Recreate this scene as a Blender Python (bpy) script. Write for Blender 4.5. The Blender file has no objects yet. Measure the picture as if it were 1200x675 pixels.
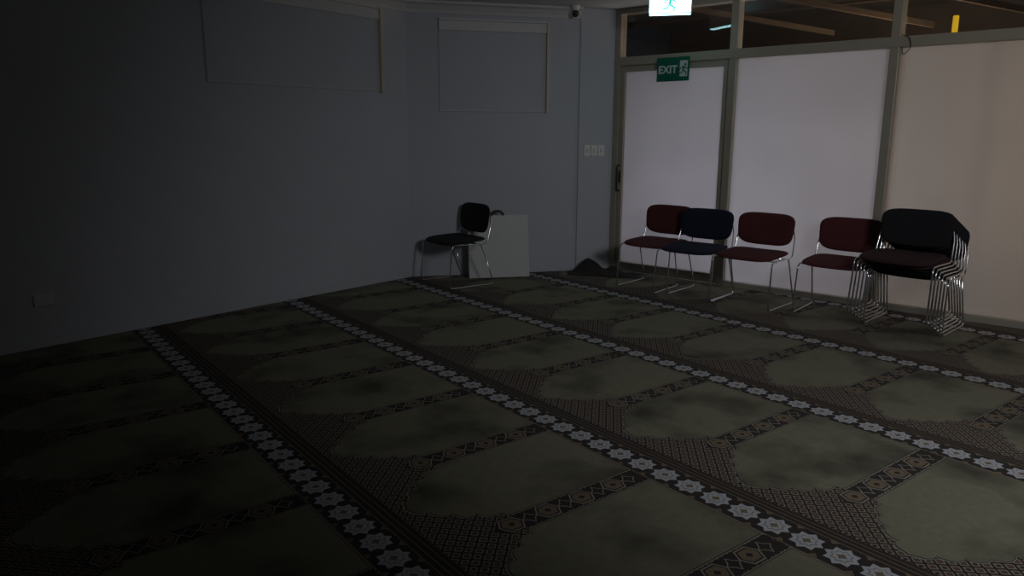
import bpy, bmesh, math, random
from mathutils import Vector, Matrix
random.seed(4)
sc = bpy.context.scene
try:
    sc.view_settings.view_transform = 'Standard'
    sc.view_settings.look = 'None'
except Exception: pass

# ---------------------------------------------------------------- materials
def mat(name, col, rough=0.6, metal=0.0, var=0.15, vscale=8.0, bump=0.0, bscale=60.0, emis=None, estr=0.0):
    m = bpy.data.materials.new(name); m.use_nodes = True
    nt = m.node_tree; b = nt.nodes['Principled BSDF']
    b.inputs['Roughness'].default_value = rough
    b.inputs['Metallic'].default_value = metal
    tc = nt.nodes.new('ShaderNodeTexCoord')
    n = nt.nodes.new('ShaderNodeTexNoise'); n.inputs['Scale'].default_value = vscale; n.inputs['Detail'].default_value = 4
    nt.links.new(tc.outputs['Object'], n.inputs['Vector'])
    mx = nt.nodes.new('ShaderNodeMix'); mx.data_type = 'RGBA'
    mx.inputs['A'].default_value = (*[c*(1-var) for c in col], 1)
    mx.inputs['B'].default_value = (*[min(1, c*(1+var)) for c in col], 1)
    nt.links.new(n.outputs['Fac'], mx.inputs['Factor'])
    nt.links.new(mx.outputs['Result'], b.inputs['Base Color'])
    if bump > 0:
        n2 = nt.nodes.new('ShaderNodeTexNoise'); n2.inputs['Scale'].default_value = bscale
        nt.links.new(tc.outputs['Object'], n2.inputs['Vector'])
        bp = nt.nodes.new('ShaderNodeBump'); bp.inputs['Strength'].default_value = bump; bp.inputs['Distance'].default_value = 0.01
        nt.links.new(n2.outputs['Fac'], bp.inputs['Height']); nt.links.new(bp.outputs['Normal'], b.inputs['Normal'])
    if emis:
        b.inputs['Emission Color'].default_value = (*emis, 1); b.inputs['Emission Strength'].default_value = estr
    return m

M_wall = mat('wall_paint', (0.50, 0.52, 0.56), 0.75, var=0.06, vscale=2.5, bump=0.05, bscale=40)
M_ceil = mat('ceiling_paint', (0.6, 0.6, 0.6), 0.8, var=0.03)
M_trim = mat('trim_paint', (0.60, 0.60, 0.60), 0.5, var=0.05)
M_alu = mat('frame_aluminium', (0.42, 0.385, 0.31), 0.45, 0.2, var=0.08)
M_tan = mat('window_frame_wood', (0.60, 0.54, 0.40), 0.5, var=0.1)
M_chrome = mat('chrome', (0.75, 0.76, 0.78), 0.16, 1.0, var=0.03)
M_black = mat('black_plastic', (0.02, 0.02, 0.022), 0.45)
M_white = mat('white_plastic', (0.7, 0.7, 0.7), 0.4, var=0.03)
M_plate = mat('switch_plate', (0.8, 0.8, 0.74), 0.4, var=0.03)
M_fblack = mat('fabric_black', (0.012, 0.012, 0.015), 0.95, bump=0.4, bscale=250)
M_fmaroon = mat('fabric_maroon', (0.095, 0.02, 0.023), 0.95, bump=0.4, bscale=250)
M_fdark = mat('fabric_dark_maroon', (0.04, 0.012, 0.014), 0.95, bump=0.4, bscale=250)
M_fnavy = mat('fabric_navy', (0.009, 0.013, 0.034), 0.95, bump=0.4, bscale=250)
M_board = mat('board_laminate', (0.55, 0.55, 0.54), 0.5, var=0.06, vscale=4)
M_mat = mat('dark_felt', (0.035, 0.032, 0.032), 0.95, bump=0.3)
M_brown = mat('rafter_wood', (0.17, 0.13, 0.095), 0.7, var=0.35)
M_roof = mat('roof_underside', (0.10, 0.085, 0.07), 0.7, var=0.5, vscale=3)
M_yellow = mat('yellow_glow_paint', (0.85, 0.6, 0.03), 0.5, emis=(1, 0.66, 0.03), estr=0.8)  # post is no lamp; emission puts brightness into its yellow
M_signgreen = mat('sign_green', (0.0, 0.13, 0.075), 0.5, var=0.05)
M_signwhite = mat('sign_white', (0.6, 0.65, 0.63), 0.5, var=0.02)
M_glow = mat('lit_sign_face', (0.8, 0.9, 0.9), 0.5, var=0.02, emis=(0.45, 0.92, 1.0), estr=5.0)
M_glowgreen = mat('lit_sign_green', (0.0, 0.4, 0.3), 0.5, emis=(0.05, 0.6, 0.5), estr=1.0)
M_sub = mat('subfloor', (0.04, 0.04, 0.035), 0.9)

# carpet
c_green = mat('carpet_green', (0.215, 0.205, 0.14), 0.95, var=0.2, vscale=30, bump=0.5, bscale=350)
nt = c_green.node_tree; b = nt.nodes['Principled BSDF']
src = b.inputs['Base Color'].links[0].from_socket
n = nt.nodes.new('ShaderNodeTexNoise'); n.inputs['Scale'].default_value = 2.3; n.inputs['Detail'].default_value = 3
tc = [x for x in nt.nodes if x.type == 'TEX_COORD'][0]
nt.links.new(tc.outputs['Object'], n.inputs['Vector'])
r = nt.nodes.new('ShaderNodeMapRange'); r.inputs[1].default_value = 0.30; r.inputs[2].default_value = 0.52
r.inputs[3].default_value = 0.32; r.inputs[4].default_value = 1.0
nt.links.new(n.outputs['Fac'], r.inputs[0])
mx = nt.nodes.new('ShaderNodeMix'); mx.data_type = 'RGBA'; mx.blend_type = 'MULTIPLY'; mx.inputs['Factor'].default_value = 1
nt.links.new(src, mx.inputs['A']); nt.links.new(r.outputs[0], mx.inputs['B']); nt.links.new(mx.outputs['Result'], b.inputs['Base Color'])

c_dark = mat('carpet_dark', (0.030, 0.023, 0.021), 0.95, vscale=40)
c_cream = mat('carpet_cream', (0.30, 0.28, 0.22), 0.95, vscale=40)
c_star = mat('carpet_pale_blue', (0.46, 0.47, 0.50), 0.95, vscale=40)
c_tan = mat('carpet_tan', (0.19, 0.14, 0.09), 0.95, vscale=40)
c_red = mat('carpet_rust', (0.14, 0.06, 0.04), 0.95, vscale=40)

def lattice_mat():
    m = bpy.data.materials.new('carpet_lattice'); m.use_nodes = True
    nt = m.node_tree; b = nt.nodes['Principled BSDF']; b.inputs['Roughness'].default_value = 0.95
    tc = nt.nodes.new('ShaderNodeTexCoord'); sp = nt.nodes.new('ShaderNodeSeparateXYZ')
    nt.links.new(tc.outputs['Object'], sp.inputs[0])
    def mth(op, a, bb=None):
        k = nt.nodes.new('ShaderNodeMath'); k.operation = op
        for i, v in enumerate((a, bb)):
            if v is None: continue
            if isinstance(v, (int, float)): k.inputs[i].default_value = v
            else: nt.links.new(v, k.inputs[i])
        return k.outputs[0]
    P = 0.052
    def tri(s, off=0.0):
        return mth('ABSOLUTE', mth('SUBTRACT', mth('FRACT', mth('ADD', mth('DIVIDE', s, P), 100.0+off)), 0.5))
    d = mth('ADD', tri(sp.outputs[0]), tri(sp.outputs[1]))
    rings = mth('GREATER_THAN', mth('FRACT', mth('MULTIPLY', d, 2.5)), 0.60)
    core = mth('LESS_THAN', d, 0.16)
    m1 = nt.nodes.new('ShaderNodeMix'); m1.data_type = 'RGBA'
    m1.inputs['A'].default_value = (0.026, 0.018, 0.017, 1); m1.inputs['B'].default_value = (0.24, 0.20, 0.155, 1)
    nt.links.new(rings, m1.inputs['Factor'])
    m2 = nt.nodes.new('ShaderNodeMix'); m2.data_type = 'RGBA'; m2.inputs['B'].default_value = (0.13, 0.06, 0.045, 1)
    nt.links.new(core, m2.inputs['Factor']); nt.links.new(m1.outputs['Result'], m2.inputs['A'])
    nt.links.new(m2.outputs['Result'], b.inputs['Base Color'])
    return m
c_lat = lattice_mat()

# ---------------------------------------------------------------- helpers
def new_obj(name, me, parent=None, m=None):
    o = bpy.data.objects.new(name, me); sc.collection.objects.link(o)
    if parent: o.parent = parent
    if m: me.materials.append(m)
    return o
def empty(name, loc=(0,0,0), rz=0):
    e = bpy.data.objects.new(name, None); e.empty_display_size = 0.1
    sc.collection.objects.link(e); e.location = loc; e.rotation_euler = (0, 0, rz); return e
def box_me(name, x0, x1, y0, y1, z0, z1, bev=0.0):
    bm = bmesh.new(); bmesh.ops.create_cube(bm, size=1)
    for v in bm.verts:
        v.co = Vector(((x0+x1)/2+v.co.x*(x1-x0), (y0+y1)/2+v.co.y*(y1-y0), (z0+z1)/2+v.co.z*(z1-z0)))
    if bev > 0: bmesh.ops.bevel(bm, geom=bm.edges[:], offset=bev, segments=2, affect='EDGES', profile=0.5)
    me = bpy.data.meshes.new(name); bm.to_mesh(me); bm.free(); return me
def box(name, x0, x1, y0, y1, z0, z1, m, parent=None, bev=0.0):
    return new_obj(name, box_me(name, x0, x1, y0, y1, z0, z1, bev), parent, m)
def tube_me(name, paths, rad, seg=8):
    bm = bmesh.new()
    for pts in paths:
        pts = [Vector(p) for p in pts]; rings = []
        up = None
        for i, p in enumerate(pts):
            t = (pts[min(i+1, len(pts)-1)]-pts[max(i-1, 0)]).normalized()
            if up is None:
                up = t.orthogonal().normalized()
            up = (up - t*up.dot(t)).normalized(); s = t.cross(up)
            rings.append([bm.verts.new(p+rad*(math.cos(2*math.pi*k/seg)*up+math.sin(2*math.pi*k/seg)*s)) for k in range(seg)])
        for a, b2 in zip(rings, rings[1:]):
            for k in range(seg):
                f = bm.faces.new((a[k], a[(k+1) % seg], b2[(k+1) % seg], b2[k])); f.smooth = True
        bm.faces.new(rings[0][::-1]); bm.faces.new(rings[-1])
    bmesh.ops.recalc_face_normals(bm, faces=bm.faces[:])
    me = bpy.data.meshes.new(name); bm.to_mesh(me); bm.free(); return me
def fillet(pts, r=0.04, n=5):
    pts = [Vector(p) for p in pts]; out = [pts[0]]
    for a, p, c in zip(pts, pts[1:], pts[2:]):
        d1 = a-p; d2 = c-p
        rr = min(r, d1.length*0.45, d2.length*0.45)
        s = p+d1.normalized()*rr; e = p+d2.normalized()*rr
        for k in range(n+1):
            t = k/n; out.append(s*(1-t)**2+p*2*t*(1-t)+e*t*t)
    out.append(pts[-1]); return out

# ---------------------------------------------------------------- room plan
P1 = Vector((-1.01, 7.314)); P2 = Vector((0.666, 7.71)); P3 = Vector((1.056, 7.798))
G = Vector((0.7536, -0.6574)); N = Vector((0.6574, 0.7536))   # glass wall direction, outward normal
P4 = P3+G*7.0
P5 = P4-N*8.0
P6 = Vector((-5.0, 2.45))
HC = 2.62
def wall(name, p, q, z0=0, z1=HC, th=0.15, y0=0.0):
    d = q-p; o = box(name, -0.0, d.length, y0, th, z0, z1, M_wall)
    o.location = (p.x, p.y, 0); o.rotation_euler = (0, 0, math.atan2(d.y, d.x)); return o
wall('wall_left', P6, P1)
wall('wall_alcove', P1, P2)
wall('wall_pier', P2, P3, y0=-0.020)
wall('wall_right', P4, P5)
wall('wall_rear', P5, P6)
def poly_slab(name, pts, z0, z1, m):
    bm = bmesh.new(); vs = [bm.verts.new((p.x, p.y, z1)) for p in pts]; f = bm.faces.new(vs)
    r = bmesh.ops.extrude_face_region(bm, geom=[f])
    for v in r['geom']:
        if isinstance(v, bmesh.types.BMVert): v.co.z = z0
    bmesh.ops.recalc_face_normals(bm, faces=bm.faces[:])
    me = bpy.data.meshes.new(name); bm.to_mesh(me); bm.free(); return new_obj(name, me, None, m)
room = [P1, P2, P3, P4, P5, P6]
poly_slab('floor', room, -0.1, 0.0, M_sub)
poly_slab('ceiling', room, HC, HC+0.1, M_ceil)
def strip(name, p, q, z0, z1, dep, m=M_trim):
    d = q-p; o = box(name, 0, d.length, -dep, -0.001, z0, z1, m, bev=0.003)
    o.location = (p.x, p.y, 0); o.rotation_euler = (0, 0, math.atan2(d.y, d.x)); return o
strip('baseboard_left', P6, P1, 0.004, 0.06, 0.014, M_wall)
strip('baseboard_alcove', P1, P2, 0.004, 0.05, 0.012, M_wall)
def cornice(name, p, q):
    d = q-p; bm = bmesh.new(); L = d.length
    prof = [(0, HC-0.10), (-0.012, HC-0.10), (-0.02, HC-0.075), (-0.05, HC-0.035), (-0.085, HC-0.02), (-0.09, HC-0.001), (0, HC-0.001)]
    a = [bm.verts.new((0, y-0.001, z)) for y, z in prof]; c = [bm.verts.new((L, y-0.001, z)) for y, z in prof]
    for i in range(len(prof)):
        j = (i+1) % len(prof); bm.faces.new((a[i], a[j], c[j], c[i]))
    bm.faces.new(a[::-1]); bm.faces.new(c); bmesh.ops.recalc_face_normals(bm, faces=bm.faces[:])
    me = bpy.data.meshes.new(name); bm.to_mesh(me); bm.free()
    o = new_obj(name, me, None, M_trim); o.location = (p.x, p.y, 0); o.rotation_euler = (0, 0, math.atan2(d.y, d.x))
cornice('trim_1', P6, P1); cornice('trim_2', P1, P2)

def boxed_window(name, p, q, s0, s1, z0, z1):
    d = q-p; e = empty(name, (p.x, p.y, 0), math.atan2(d.y, d.x))
    box('panel', s0, s1, -0.010, -0.002, z0, z1, M_wall, e)
    box('frame_right', s1, s1+0.028, -0.045, -0.002, z0-0.015, z1+0.02, M_tan, e, 0.003)
    box('frame_sill', s0-0.0, s1, -0.018, -0.002, z0-0.008, z0, M_trim, e, 0.002)
    box('frame_top', s0-0.0, s1, -0.04, -0.002, z1, z1+0.02, M_trim, e, 0.002)
    box('lit_band_board', s0, s1, -0.03, -0.0105, z1-0.09, z1-0.001, M_trim, e, 0.003)  # pale board added to stand in for the lit band at the window top
    return e
Ll = (P1-P6).length
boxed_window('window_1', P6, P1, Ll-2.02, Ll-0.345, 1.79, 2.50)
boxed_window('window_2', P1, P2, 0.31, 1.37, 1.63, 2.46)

# ---------------------------------------------------------------- glazed wall
gang = math.atan2(G.y, G.x)
gw = (P3.x, P3.y, 0)
fr = empty('window_3', gw, gang)
HZ0, HZ1 = 2.08, 2.16
mull = [0.0, 1.254, 2.594, 4.05, 5.5, 6.94]
for i, s in enumerate(mull):
    w = 0.035
    box('mullion_%d' % i, s-w if i else 0.0, s+w if i else 0.06, -0.05, 0.06, 0.0, HC, M_alu, fr, 0.004)
box('header', 0, 7.0, -0.055, 0.065, HZ0, HZ1, M_alu, fr, 0.004)
box('top_rail', 0, 7.0, -0.05, 0.06, HC-0.05, HC, M_alu, fr, 0.003)
box('bottom_rail', 1.254, 7.0, -0.045, 0.055, 0.0, 0.05, M_alu, fr, 0.003)

def frosted(name, col, trans, tcol=(0.8, 0.79, 0.81)):
    m = bpy.data.materials.new(name); m.use_nodes = True; nt = m.node_tree
    b = nt.nodes['Principled BSDF']; out = nt.nodes['Material Output']
    b.inputs['Base Color'].default_value = (*col, 1); b.inputs['Roughness'].default_value = 0.5
    tr = nt.nodes.new('ShaderNodeBsdfTranslucent'); tr.inputs['Color'].default_value = (*tcol, 1)
    tc = nt.nodes.new('ShaderNodeTexCoord'); n = nt.nodes.new('ShaderNodeTexNoise'); n.inputs['Scale'].default_value = 1.3
    nt.links.new(tc.outputs['Object'], n.inputs['Vector'])
    mr = nt.nodes.new('ShaderNodeMapRange'); mr.inputs[3].default_value = trans-0.08; mr.inputs[4].default_value = trans+0.08
    nt.links.new(n.outputs['Fac'], mr.inputs[0])
    mx = nt.nodes.new('ShaderNodeMixShader'); nt.links.new(mr.outputs[0], mx.inputs[0])
    nt.links.new(b.outputs[0], mx.inputs[1]); nt.links.new(tr.outputs[0], mx.inputs[2]); nt.links.new(mx.outputs[0], out.inputs[0])
    return m
M_film = frosted('frosted_film', (0.62, 0.61, 0.63), 0.5)
M_film2 = frosted('frosted_film_warm', (0.56, 0.52, 0.48), 0.5, (0.78, 0.76, 0.74))
for i in range(1, 5):
    box('frosted_pane_%d' % i, mull[i]+0.035, mull[i+1]-0.035, 0.0, 0.008, 0.05, HZ0, M_film if i == 1 else M_film2, fr)
gl = bpy.data.materials.new('clear_glass'); gl.use_nodes = True; nt = gl.node_tree
out = nt.nodes['Material Output']; tr = nt.nodes.new('ShaderNodeBsdfTransparent'); tr.inputs[0].default_value = (0.8, 0.76, 0.72, 1)
gs = nt.nodes.new('ShaderNodeBsdfGlossy'); gs.inputs['Roughness'].default_value = 0.03
mx = nt.nodes.new('ShaderNodeMixShader'); mx.inputs[0].default_value = 0.10
nt.links.new(tr.outputs[0], mx.inputs[1]); nt.links.new(gs.outputs[0], mx.inputs[2]); nt.links.new(mx.outputs[0], out.inputs[0])
for i in range(0, 5):
    box('transom_glass_%d' % i, mull[i]+0.06, mull[i+1]-0.035, 0.0, 0.006, HZ1, HC-0.05, gl, fr)
dr = empty('door_1', gw, gang)
box('stile_left', 0.062, 0.112, -0.03, 0.03, 0.01, HZ0-0.005, M_alu, dr, 0.004)
box('stile_right', 1.165, 1.217, -0.03, 0.03, 0.01, HZ0-0.005, M_alu, dr, 0.004)
box('rail_top', 0.112, 1.165, -0.03, 0.03, HZ0-0.06, HZ0-0.005, M_alu, dr, 0.004)
box('rail_bottom', 0.112, 1.165, -0.03, 0.03, 0.01, 0.10, M_alu, dr, 0.004)
box('door_pane', 0.112, 1.165, 0.0, 0.008, 0.10, HZ0-0.06, M_film, dr)
new_obj('pull_handle', tube_me('pull_handle', [fillet([(0.085, -0.03, 0.84), (0.085, -0.075, 0.84), (0.085, -0.075, 1.10), (0.085, -0.03, 1.10)], 0.025)], 0.007), dr, M_black)
box('lock_plate', 0.076, 0.096, -0.036, -0.03, 0.92, 1.04, M_black, dr, 0.002)
cb = new_obj('cable', tube_me('cable', [fillet([(2.64, -0.06, 2.17), (2.70, -0.07, 2.15), (2.72, -0.07, 2.07), (2.66, -0.07, 2.01), (2.65, -0.065, 2.08)], 0.05)], 0.003), None, M_black)
cb.location = gw; cb.rotation_euler = (0, 0, gang)

def runner_man(parent, x, z, s, y, m):
    def q(name, pts):
        bm = bmesh.new(); bm.faces.new([bm.verts.new((x+s*a, y, z+s*c)) for a, c in pts])
        me = bpy.data.meshes.new(name); bm.to_mesh(me); bm.free(); new_obj(name, me, parent, m)
    q('figure_head', [(0.15+0.1*math.cos(t*math.pi/5), 0.85+0.1*math.sin(t*math.pi/5)) for t in range(10)])
    q('figure_torso', [(-0.05, 0.72), (0.12, 0.74), (0.05, 0.38), (-0.1, 0.36)])
    q('figure_arm_front', [(0.1, 0.72), (0.38, 0.52), (0.33, 0.47), (0.06, 0.62)])
    q('figure_arm_back', [(-0.05, 0.72), (-0.3, 0.6), (-0.36, 0.42), (-0.29, 0.42), (-0.24, 0.55), (-0.04, 0.64)])
    q('figure_leg_front', [(0.05, 0.4), (0.3, 0.25), (0.26, 0.0), (0.18, 0.0), (0.2, 0.2), (-0.05, 0.34)])
    q('figure_leg_back', [(0.0, 0.4), (-0.12, 0.16), (-0.4, 0.1), (-0.4, 0.18), (-0.17, 0.24), (-0.1, 0.38)])
def text_me(txt, size):
    cu = bpy.data.curves.new('t', 'FONT'); cu.body = txt; cu.size = size; cu.offset = 0.003; cu.align_x = 'CENTER'
    o = bpy.data.objects.new('t', cu); sc.collection.objects.link(o)
    dg = bpy.context.evaluated_depsgraph_get(); me = bpy.data.meshes.new_from_object(o.evaluated_get(dg)); bpy.data.objects.remove(o)
    return me
es = empty('exit_sign', gw, gang)
box('sign_plate', 0.50, 0.84, -0.075, -0.062, 1.905, 2.125, M_signgreen, es, 0.002)
t = new_obj('sign_text', text_me('EXIT', 0.098), es, M_signwhite); t.rotation_euler = (math.pi/2, 0, 0); t.location = (0.618, -0.0765, 1.98)
box('pictogram_panel', 0.745, 0.825, -0.0765, -0.0755, 1.945, 2.09, M_signwhite, es)
runner_man(es, 0.785, 1.955, 0.115, -0.0775, M_signgreen)

eb = empty('emergency_exit_light', (1.37, 6.84, 0.07), math.radians(-14))
box('housing', -0.185, 0.185, -0.03, 0.03, 2.37, 2.545, M_white, eb, 0.006)
box('lit_face', -0.175, 0.175, -0.034, -0.0305, 2.378, 2.54, M_glow, eb)
box('lit_underside', -0.175, 0.175, -0.025, 0.025, 2.363, 2.369, M_glow, eb)
runner_man(eb, 0.0, 2.385, 0.15, -0.036, M_glowgreen)

dd = P3-P2; sw = empty('light_switch_panel', (P2.x, P2.y, 0), math.atan2(dd.y, dd.x))
for i, x in enumerate((0.09, 0.165, 0.24)):
    box('plate_%d' % i, x-0.033, x+0.033, -0.032, -0.0205, 1.19, 1.30, M_plate, sw, 0.003)
    box('rocker_%d' % i, x-0.012, x+0.012, -0.037, -0.032, 1.225, 1.265, M_trim, sw, 0.002)
ol = empty('wall_outlet', (P6.x, P6.y, 0), math.atan2((P1-P6).y, (P1-P6).x))
so = Ll-3.28
box('plate', so-0.06, so+0.06, -0.01, -0.001, 0.28, 0.36, M_trim, ol, 0.003)
box('socket_1', so-0.04, so-0.012, -0.013, -0.01, 0.30, 0.34, M_trim, ol); box('socket_2', so+0.012, so+0.04, -0.013, -0.01, 0.30, 0.34, M_trim, ol)
cm = empty('security_camera', (0.60, 7.56, HC))
bm = bmesh.new(); bmesh.ops.create_uvsphere(bm, u_segments=20, v_segments=12, radius=0.033)
for f in bm.faces: f.smooth = True
me = bpy.data.meshes.new('dome'); bm.to_mesh(me); bm.free(); o = new_obj('dome', me, cm, M_black); o.location = (0, -0.02, -0.075)
bm = bmesh.new(); bmesh.ops.create_cone(bm, cap_ends=True, segments=24, radius1=0.03, radius2=0.045, depth=0.045)
me = bpy.data.meshes.new('base'); bm.to_mesh(me); bm.free(); o = new_obj('base', me, cm, M_white); o.location = (0, -0.02, -0.0235)

# ---------------------------------------------------------------- carpet
CA = math.radians(37.6); Bv = Vector((math.cos(CA), math.sin(CA))); Av = Vector((-math.sin(CA), math.cos(CA)))
cmats = [c_green, c_dark, c_cream, c_star, c_tan, c_red, c_lat]
bm = bmesh.new()
def cp(pts, lev, mi):
    f = bm.faces.new([bm.verts.new((x, y, 0.0008+0.0004*lev)) for x, y in pts]); f.material_index = mi
def rect(x0, x1, y0, y1, lev, mi): cp([(x0, y0), (x1, y0), (x1, y1), (x0, y1)], lev, mi)
def star(x, y, ro, ri, n, lev, mi, sx=1.0, rot=0):
    cp([(x+sx*(ro if k % 2 == 0 else ri)*math.cos(rot+math.pi*k/n), y+(ro if k % 2 == 0 else ri)*math.sin(rot+math.pi*k/n)) for k in range(2*n)], lev, mi)
def hexa(x, y, l, w, lev, mi):
    cp([(x-l, y), (x-l*0.55, y-w), (x+l*0.55, y-w), (x+l, y), (x+l*0.55, y+w), (x-l*0.55, y+w)], lev, mi)
ROW = 1.215; PIT = 0.65
corn = [Vector((p.dot(Bv), p.dot(Av))) for p in room]
xmin = min(p.x for p in corn); xmax = max(p.x for p in corn); ymin = min(p.y for p in corn); ymax = max(p.y for p in corn)
def inside(x, y, m=0.0):
    p = Bv*x+Av*y
    for i in range(len(corn)):
        a = room[i]; c = room[(i+1) % len(room)]
        if i in (0, 1): a, c = P1, P3
        d = (c-a).normalized(); nn = Vector((-d.y, d.x))
        if (p-a).dot(nn) > m: return False
    return True
i0 = math.floor((xmin-1.07)/ROW); i1 = math.ceil((xmax-1.07)/ROW)
j0 = math.floor((ymin-0.02)/PIT)-1; j1 = math.ceil((ymax-0.02)/PIT)+1
def niche(c, g=0.0):
    # multifoil (scalloped) arch: lobes bulge outwards, cusps point in
    W = 0.262+g; base = 1.125+g; sh = 0.56; tip = 0.195-g*1.6; L = 5
    pts = [(base, c-W), (base, c+W)]
    K = 60; half = []
    dx, dy = tip-sh, -W; ln = math.hypot(dx, dy); nx_, ny_ = -abs(dy)/ln, abs(dx)/ln
    for k in range(K+1):
        t = k/K
        a = W*(1-t); bb = sh+(tip-sh)*t
        bow = 0.03*math.sin(math.pi*min(1, t*1.1))
        s = 0.026*(abs(math.sin(math.pi*L*t))**0.7)+bow
        if t > 0.9: s *= (1-t)/0.1
        half.append((bb+nx_*s, min(W, max(0, a+ny_*s))))
    pts += [(bb, c+a) for bb, a in half] + [(bb, c-a) for bb, a in half[:-1][::-1]]
    return pts
for i in range(i0, i1+1):
    X = 1.07+ROW*i
    for j in range(j0, j1):
        Y = 0.02+PIT*j; C = Y+PIT/2
        if not any(inside(X+dx, Y+dy) for dx in (-0.1, 0, .3, .6, .9, ROW) for dy in (0, .16, .33, .5, .65)): continue
        rect(X-0.075, X+0.075, Y, Y+PIT, 0, 1)
        rect(X+0.075, X+0.080, Y, Y+PIT, 0, 4); rect(X-0.080, X-0.075, Y, Y+PIT, 0, 4)
        rect(X+0.080, X+0.15, Y, Y+PIT, 0, 1); rect(X+0.10, X+0.105, Y, Y+PIT, 1, 4); rect(X+0.126, X+0.130, Y, Y+PIT, 1, 4)
        rect(X+0.15, X+ROW-0.080, Y, Y+PIT, 0, 6)
        for k in range(5):
            y = Y+0.065+0.13*k
            star(X, y, 0.063, 0.046, 8, 1, 3)
            star(X, y, 0.040, 0.030, 8, 2, 4)
            star(X, y, 0.036, 0.026, 8, 3, 3)
            star(X, y, 0.020, 0.012, 4, 4, 4)
            for sgn in (-1, 1):
                cp([(X+sgn*0.073, y+0.065-0.018), (X+sgn*0.073, y+0.065+0.018), (X+sgn*0.052, y+0.065)], 1, 4)
        def sh(p): return [(X+a, b2) for a, b2 in p]
        cp(sh(niche(C, 0.008)), 1, 2)
        cp(sh(niche(C, 0.004)), 2, 1)
        cp(sh(niche(C, 0.0)), 3, 0)
        xs = X+0.42
        cp([(xs-0.05, Y), (xs, Y-0.05), (X+ROW-0.085, Y-0.05), (X+ROW-0.085, Y+0.05), (xs, Y+0.05)], 2, 1)
        k = 0; x = xs+0.03
        while x < X+ROW-0.12:
            if k % 2 == 0:
                hexa(x, Y, 0.056, 0.046, 3, 2); hexa(x, Y, 0.049, 0.040, 4, 1); hexa(x, Y, 0.042, 0.033, 5, 4); star(x, Y, 0.016, 0.010, 4, 6, 1)
            else:
                star(x, Y, 0.040, 0.024, 4, 4, 2, 0.9); star(x, Y, 0.033, 0.019, 4, 5, 1, 0.9)
            x += 0.087; k += 1
for i in range(len(room)):
    a = room[i]; c = room[(i+1) % len(room)]
    if i == 0: c = P3
    if i == 1: continue
    d = (c-a).normalized(); nn = Vector((-d.y, d.x))
    pa = Vector((a.dot(Bv), a.dot(Av), 0)); ln = Vector((nn.dot(Bv), nn.dot(Av), 0))
    pa = pa-ln*(0.028 if i == 0 else 0.016)
    bmesh.ops.bisect_plane(bm, geom=bm.verts[:]+bm.edges[:]+bm.faces[:], plane_co=pa, plane_no=ln, clear_outer=True)
for f in bm.faces:
    f.normal_update()
    if f.normal.z < 0: f.normal_flip()
me = bpy.data.meshes.new('carpet'); bm.to_mesh(me); bm.free()
carpet = new_obj('patterned_carpet', me)
for m in cmats: me.materials.append(m)
carpet.rotation_euler = (0, 0, CA)

# ---------------------------------------------------------------- chairs
def pad_me(name, w, h, t, n_exp=4.0, bend=0.0, drop=0.0, taper=0.0):
    bm = bmesh.new(); K = 48
    outl = []
    for k in range(K):
        a = 2*math.pi*k/K; ca, sa = math.cos(a), math.sin(a)
        r = (abs(ca)**n_exp+abs(sa)**n_exp)**(-1/n_exp)
        outl.append((ca*r, sa*r))
    prof = [(0.0, .5), (0.35, .5), (0.7, .49), (0.88, .42), (0.96, .28), (1.0, 0.0), (0.97, -.25), (0.9, -.42), (0.6, -.46), (0.0, -.46)]
    rings = []
    for s, d in prof:
        if s == 0: rings.append([bm.verts.new((0, 0, d*t))]); continue
        rings.append([bm.verts.new((s*x*w/2*(1+taper*y), s*y*h/2, d*t)) for x, y in outl])
    for a, b2 in zip(rings, rings[1:]):
        for k in range(K):
            k2 = (k+1) % K
            if len(a) == 1: f = bm.faces.new((a[0], b2[k], b2[k2]))
            elif len(b2) == 1: f = bm.faces.new((a[k], b2[0], a[k2]))
            else: f = bm.faces.new((a[k], b2[k], b2[k2], a[k2]))
            f.smooth = True
    for v in bm.verts:
        v.co.z += bend*(2*v.co.x/w)**2 - drop*max(0, -2*v.co.y/h-0.2)**2
    bmesh.ops.recalc_face_normals(bm, faces=bm.faces[:])
    me = bpy.data.meshes.new(name); bm.to_mesh(me); bm.free(); return me
HW = 0.262
def frame_me():
    paths = []
    for s in (-1, 1):
        paths.append(fillet([(s*(HW-0.04), 0.243, 0.66), (s*(HW-0.008), 0.225, 0.56), (s*HW, 0.175, 0.395), (s*HW, -0.205, 0.405),
                             (s*(HW+0.008), -0.245, 0.008), (s*(HW+0.012), 0.25, 0.008), (s*(HW-0.002), 0.115, 0.388)], 0.045))
    paths.append([(-HW, -0.12, 0.396), (HW, -0.12, 0.396)])
    paths.append([(-HW, 0.10, 0.392), (HW, 0.10, 0.392)])
    return tube_me('chair_frame', paths, 0.0065, 8)
FRAME = frame_me(); FRAME.materials.append(M_chrome)
SEAT = {}; BACK = {}
def seat_back(m):
    if m.name not in SEAT:
        s = pad_me('seat_pad', 0.51, 0.45, 0.038, 5, 0.006, 0.02, -0.02); s.materials.append(m)
        b2 = pad_me('back_pad', 0.50, 0.275, 0.032, 4.2, 0.028, 0, 0.04); b2.materials.append(m)
        SEAT[m.name] = s; BACK[m.name] = b2
    return SEAT[m.name], BACK[m.name]
def chair(m, x, y, ang, z=0.0, sm=None):
    e = empty('stacking_chair', (x, y, z+0.003), ang)
    s, _ = seat_back(sm or m); _, bk = seat_back(m)
    new_obj('frame', FRAME, e)
    o = new_obj('seat', s, e); o.location = (0, -0.01, 0.425); o.rotation_euler = (math.radians(2), 0, 0)
    o = new_obj('backrest', bk, e); o.location = (0, 0.232, 0.615); o.rotation_euler = (math.radians(90-8), 0, 0)
    return e
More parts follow.
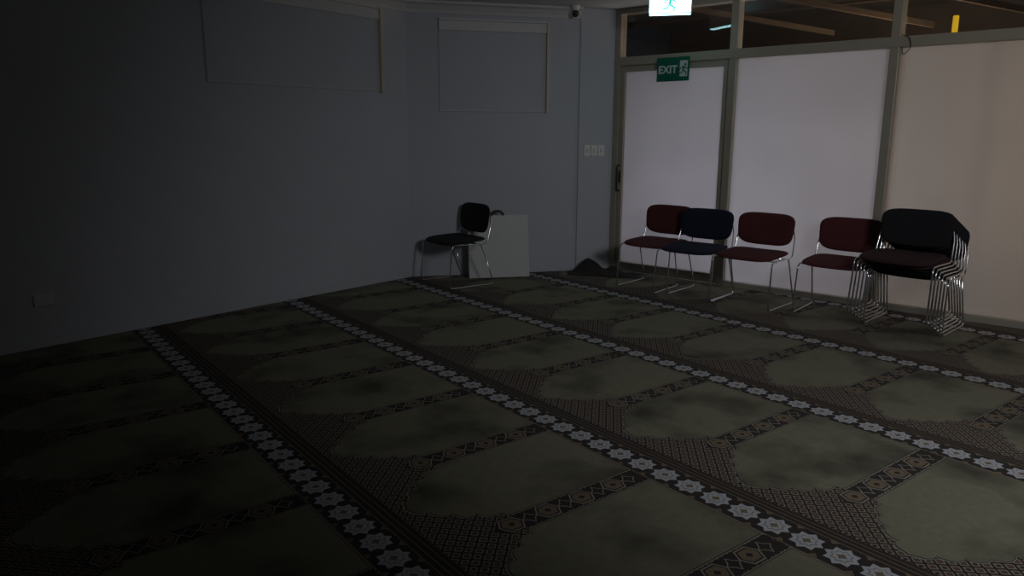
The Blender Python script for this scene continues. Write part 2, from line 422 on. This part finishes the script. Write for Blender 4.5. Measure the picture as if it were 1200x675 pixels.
def corner_place(foot, ang):
    xa = Vector((math.cos(ang), math.sin(ang))); ya = Vector((-xa.y, xa.x))
    return foot+xa*(HW+0.005)+ya*0.245
a0 = math.radians(-41.1)
for m, ft, da in ((M_fmaroon, (0.985, 6.860), -1), (M_fnavy, (1.262, 6.50), 2), (M_fmaroon, (1.667, 6.188), -2), (M_fmaroon, (2.243, 5.787), 1)):
    a = a0+math.radians(da); c = corner_place(Vector(ft), a); chair(m, c.x, c.y, a)
as_ = math.radians(-46); c = corner_place(Vector((2.47, 5.33)), as_); ya = Vector((-math.sin(as_), math.cos(as_))); xa = Vector((math.cos(as_), math.sin(as_)))
NS = 6
for k in range(NS):
    off = (NS-1-k)*0.046; ox = (NS-1-k)*0.008
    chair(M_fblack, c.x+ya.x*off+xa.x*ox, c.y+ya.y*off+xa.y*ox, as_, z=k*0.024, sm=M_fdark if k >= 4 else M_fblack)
chair(M_fblack, -0.533, 7.135-0.12, math.radians(-54.5))

# leaning board
lb = empty('folding_table', (-0.13, 7.27, 0.006), math.atan2((P2-P1).y, (P2-P1).x)-0.03)
o = box('board', -0.30, 0.31, -0.012, 0.012, 0.0, 0.62, M_board, lb, 0.004); o.rotation_euler = (math.radians(-9), 0, 0)
arc = [(0.0+0.06*math.cos(t*math.pi/12), 0.0, 0.61+0.05*math.sin(t*math.pi/12)) for t in range(13)]
o = new_obj('carry_handle', tube_me('carry_handle', [arc], 0.014), lb, M_black); o.rotation_euler = (math.radians(-9), 0, 0)

bm = bmesh.new(); nx, ny = 40, 20; grid = []
for i in range(nx+1):
    row = []
    for j in range(ny+1):
        u = i/nx; v = j/ny
        x = (u-0.5)*0.74; y = (v-0.5)*0.26
        edge = max(0, 1-abs(2*u-1)**3)*max(0, 1-abs(2*v-1)**3)
        h = edge*(0.02+0.13*math.exp(-((u-0.3)/0.18)**2-((v-0.6)/0.4)**2)+0.05*math.exp(-((u-0.65)/0.12)**2-((v-0.5)/0.4)**2)
                  + 0.015*math.sin(u*17+v*5)+0.01*math.sin(v*14-u*9))
        row.append(bm.verts.new((x+0.02*math.sin(v*7), y+0.03*math.sin(u*6), 0.009+max(0, h))))
    grid.append(row)
for i in range(nx):
    for j in range(ny):
        f = bm.faces.new((grid[i][j], grid[i+1][j], grid[i+1][j+1], grid[i][j+1])); f.smooth = True
me = bpy.data.meshes.new('crumpled_mat'); bm.to_mesh(me); bm.free()
o = new_obj('crumpled_door_mat', me, None, M_mat); o.location = (0.94, 7.47, 0); o.rotation_euler = (0, 0, math.radians(-12))
sm = o.modifiers.new('sol', 'SOLIDIFY'); sm.thickness = 0.004

# ---------------------------------------------------------------- outside (seen through transoms)
ex = empty('porch_roof', gw, gang)
for i in range(9):
    s = -1+i*1.1
    o = box('rafter_%d' % i, -0.02, 0.02, 0, 3.5, 0, 0.06, M_brown, ex); o.location = (s, 0.4, 2.98); o.rotation_euler = (math.radians(-6), 0, math.radians(-35))
box('batten_1', -2, 9, 1.2, 1.23, 2.88, 2.91, M_brown, ex); box('batten_2', -2, 9, 2.2, 2.23, 2.80, 2.83, M_brown, ex)
box('roof_sheet', -2, 9, 0.3, 4.5, 3.05, 3.08, M_roof, ex)
box('fence', -2, 9, 4.5, 4.55, 0, 3.05, M_roof, ex)
yp = empty('yellow_post', (P3.x+G.x*2.78+N.x*1.0, P3.y+G.y*2.78+N.y*1.0, 0), gang)
box('post', -0.02, 0.02, -0.02, 0.02, -0.05, 2.42, M_yellow, yp, 0.004)
poly_slab('ground_outside', [P3+N*0.16-G*3, P3+N*6-G*3, P3+N*6+G*10, P3+N*0.16+G*10], -0.15, -0.05, M_sub)

# ---------------------------------------------------------------- lights
def area(name, loc, tgt, sx, sy, pw, col):
    l = bpy.data.lights.new(name, 'AREA'); l.shape = 'RECTANGLE'; l.size = sx; l.size_y = sy; l.energy = pw; l.color = col
    o = bpy.data.objects.new(name, l); sc.collection.objects.link(o); o.location = loc
    o.rotation_euler = (Vector(tgt)-Vector(loc)).to_track_quat('-Z', 'Y').to_euler(); return o
def spot(name, loc, tgt, ang, pw, col, rad=0.3, blend=1.0):
    l = bpy.data.lights.new(name, 'SPOT'); l.spot_size = math.radians(ang); l.spot_blend = blend; l.energy = pw; l.color = col; l.shadow_soft_size = rad
    o = bpy.data.objects.new(name, l); sc.collection.objects.link(o); o.location = loc
    o.rotation_euler = (Vector(tgt)-Vector(loc)).to_track_quat('-Z', 'Y').to_euler(); return o
spot('room_lamp', (2.4, 0.6, 2.4), (2.25, 5.0, 0.25), 106, 190, (0.94, 0.96, 1.0), 0.4)
def gp(s, n_, z): p = P3+G*s+N*n_; return (p.x, p.y, z)
area('porch_lamp_cool', gp(1.3, 1.6, 0.85), gp(1.3, 0, 0.85), 2.2, 1.2, 30, (0.88, 0.89, 1.0))
area('porch_lamp_warm', gp(4.2, 1.6, 1.3), gp(3.8, 0, 1.2), 1.2, 1.6, 16, (1.0, 0.76, 0.56))
l = bpy.data.lights.new('street_lamp', 'POINT'); l.energy = 38; l.color = (1, 0.82, 0.64); l.shadow_soft_size = 0.1
o = bpy.data.objects.new('street_lamp', l); sc.collection.objects.link(o); o.location = gp(2.0, 2.6, 1.9)

w = bpy.data.worlds.new('w'); sc.world = w; w.use_nodes = True
w.node_tree.nodes['Background'].inputs[0].default_value = (0.02, 0.025, 0.035, 1); w.node_tree.nodes['Background'].inputs[1].default_value = 0.2

cam = bpy.data.cameras.new('camera'); cam.lens = 26.1; cam.sensor_width = 36; cam.clip_start = 0.01
co = bpy.data.objects.new('camera', cam); sc.collection.objects.link(co)
co.matrix_world = Matrix.Translation((0, 0, 1.4)) @ Matrix.Rotation(math.radians(90-11.66), 4, 'X') @ Matrix.Rotation(math.radians(0.25), 4, 'Z')
sc.camera = co
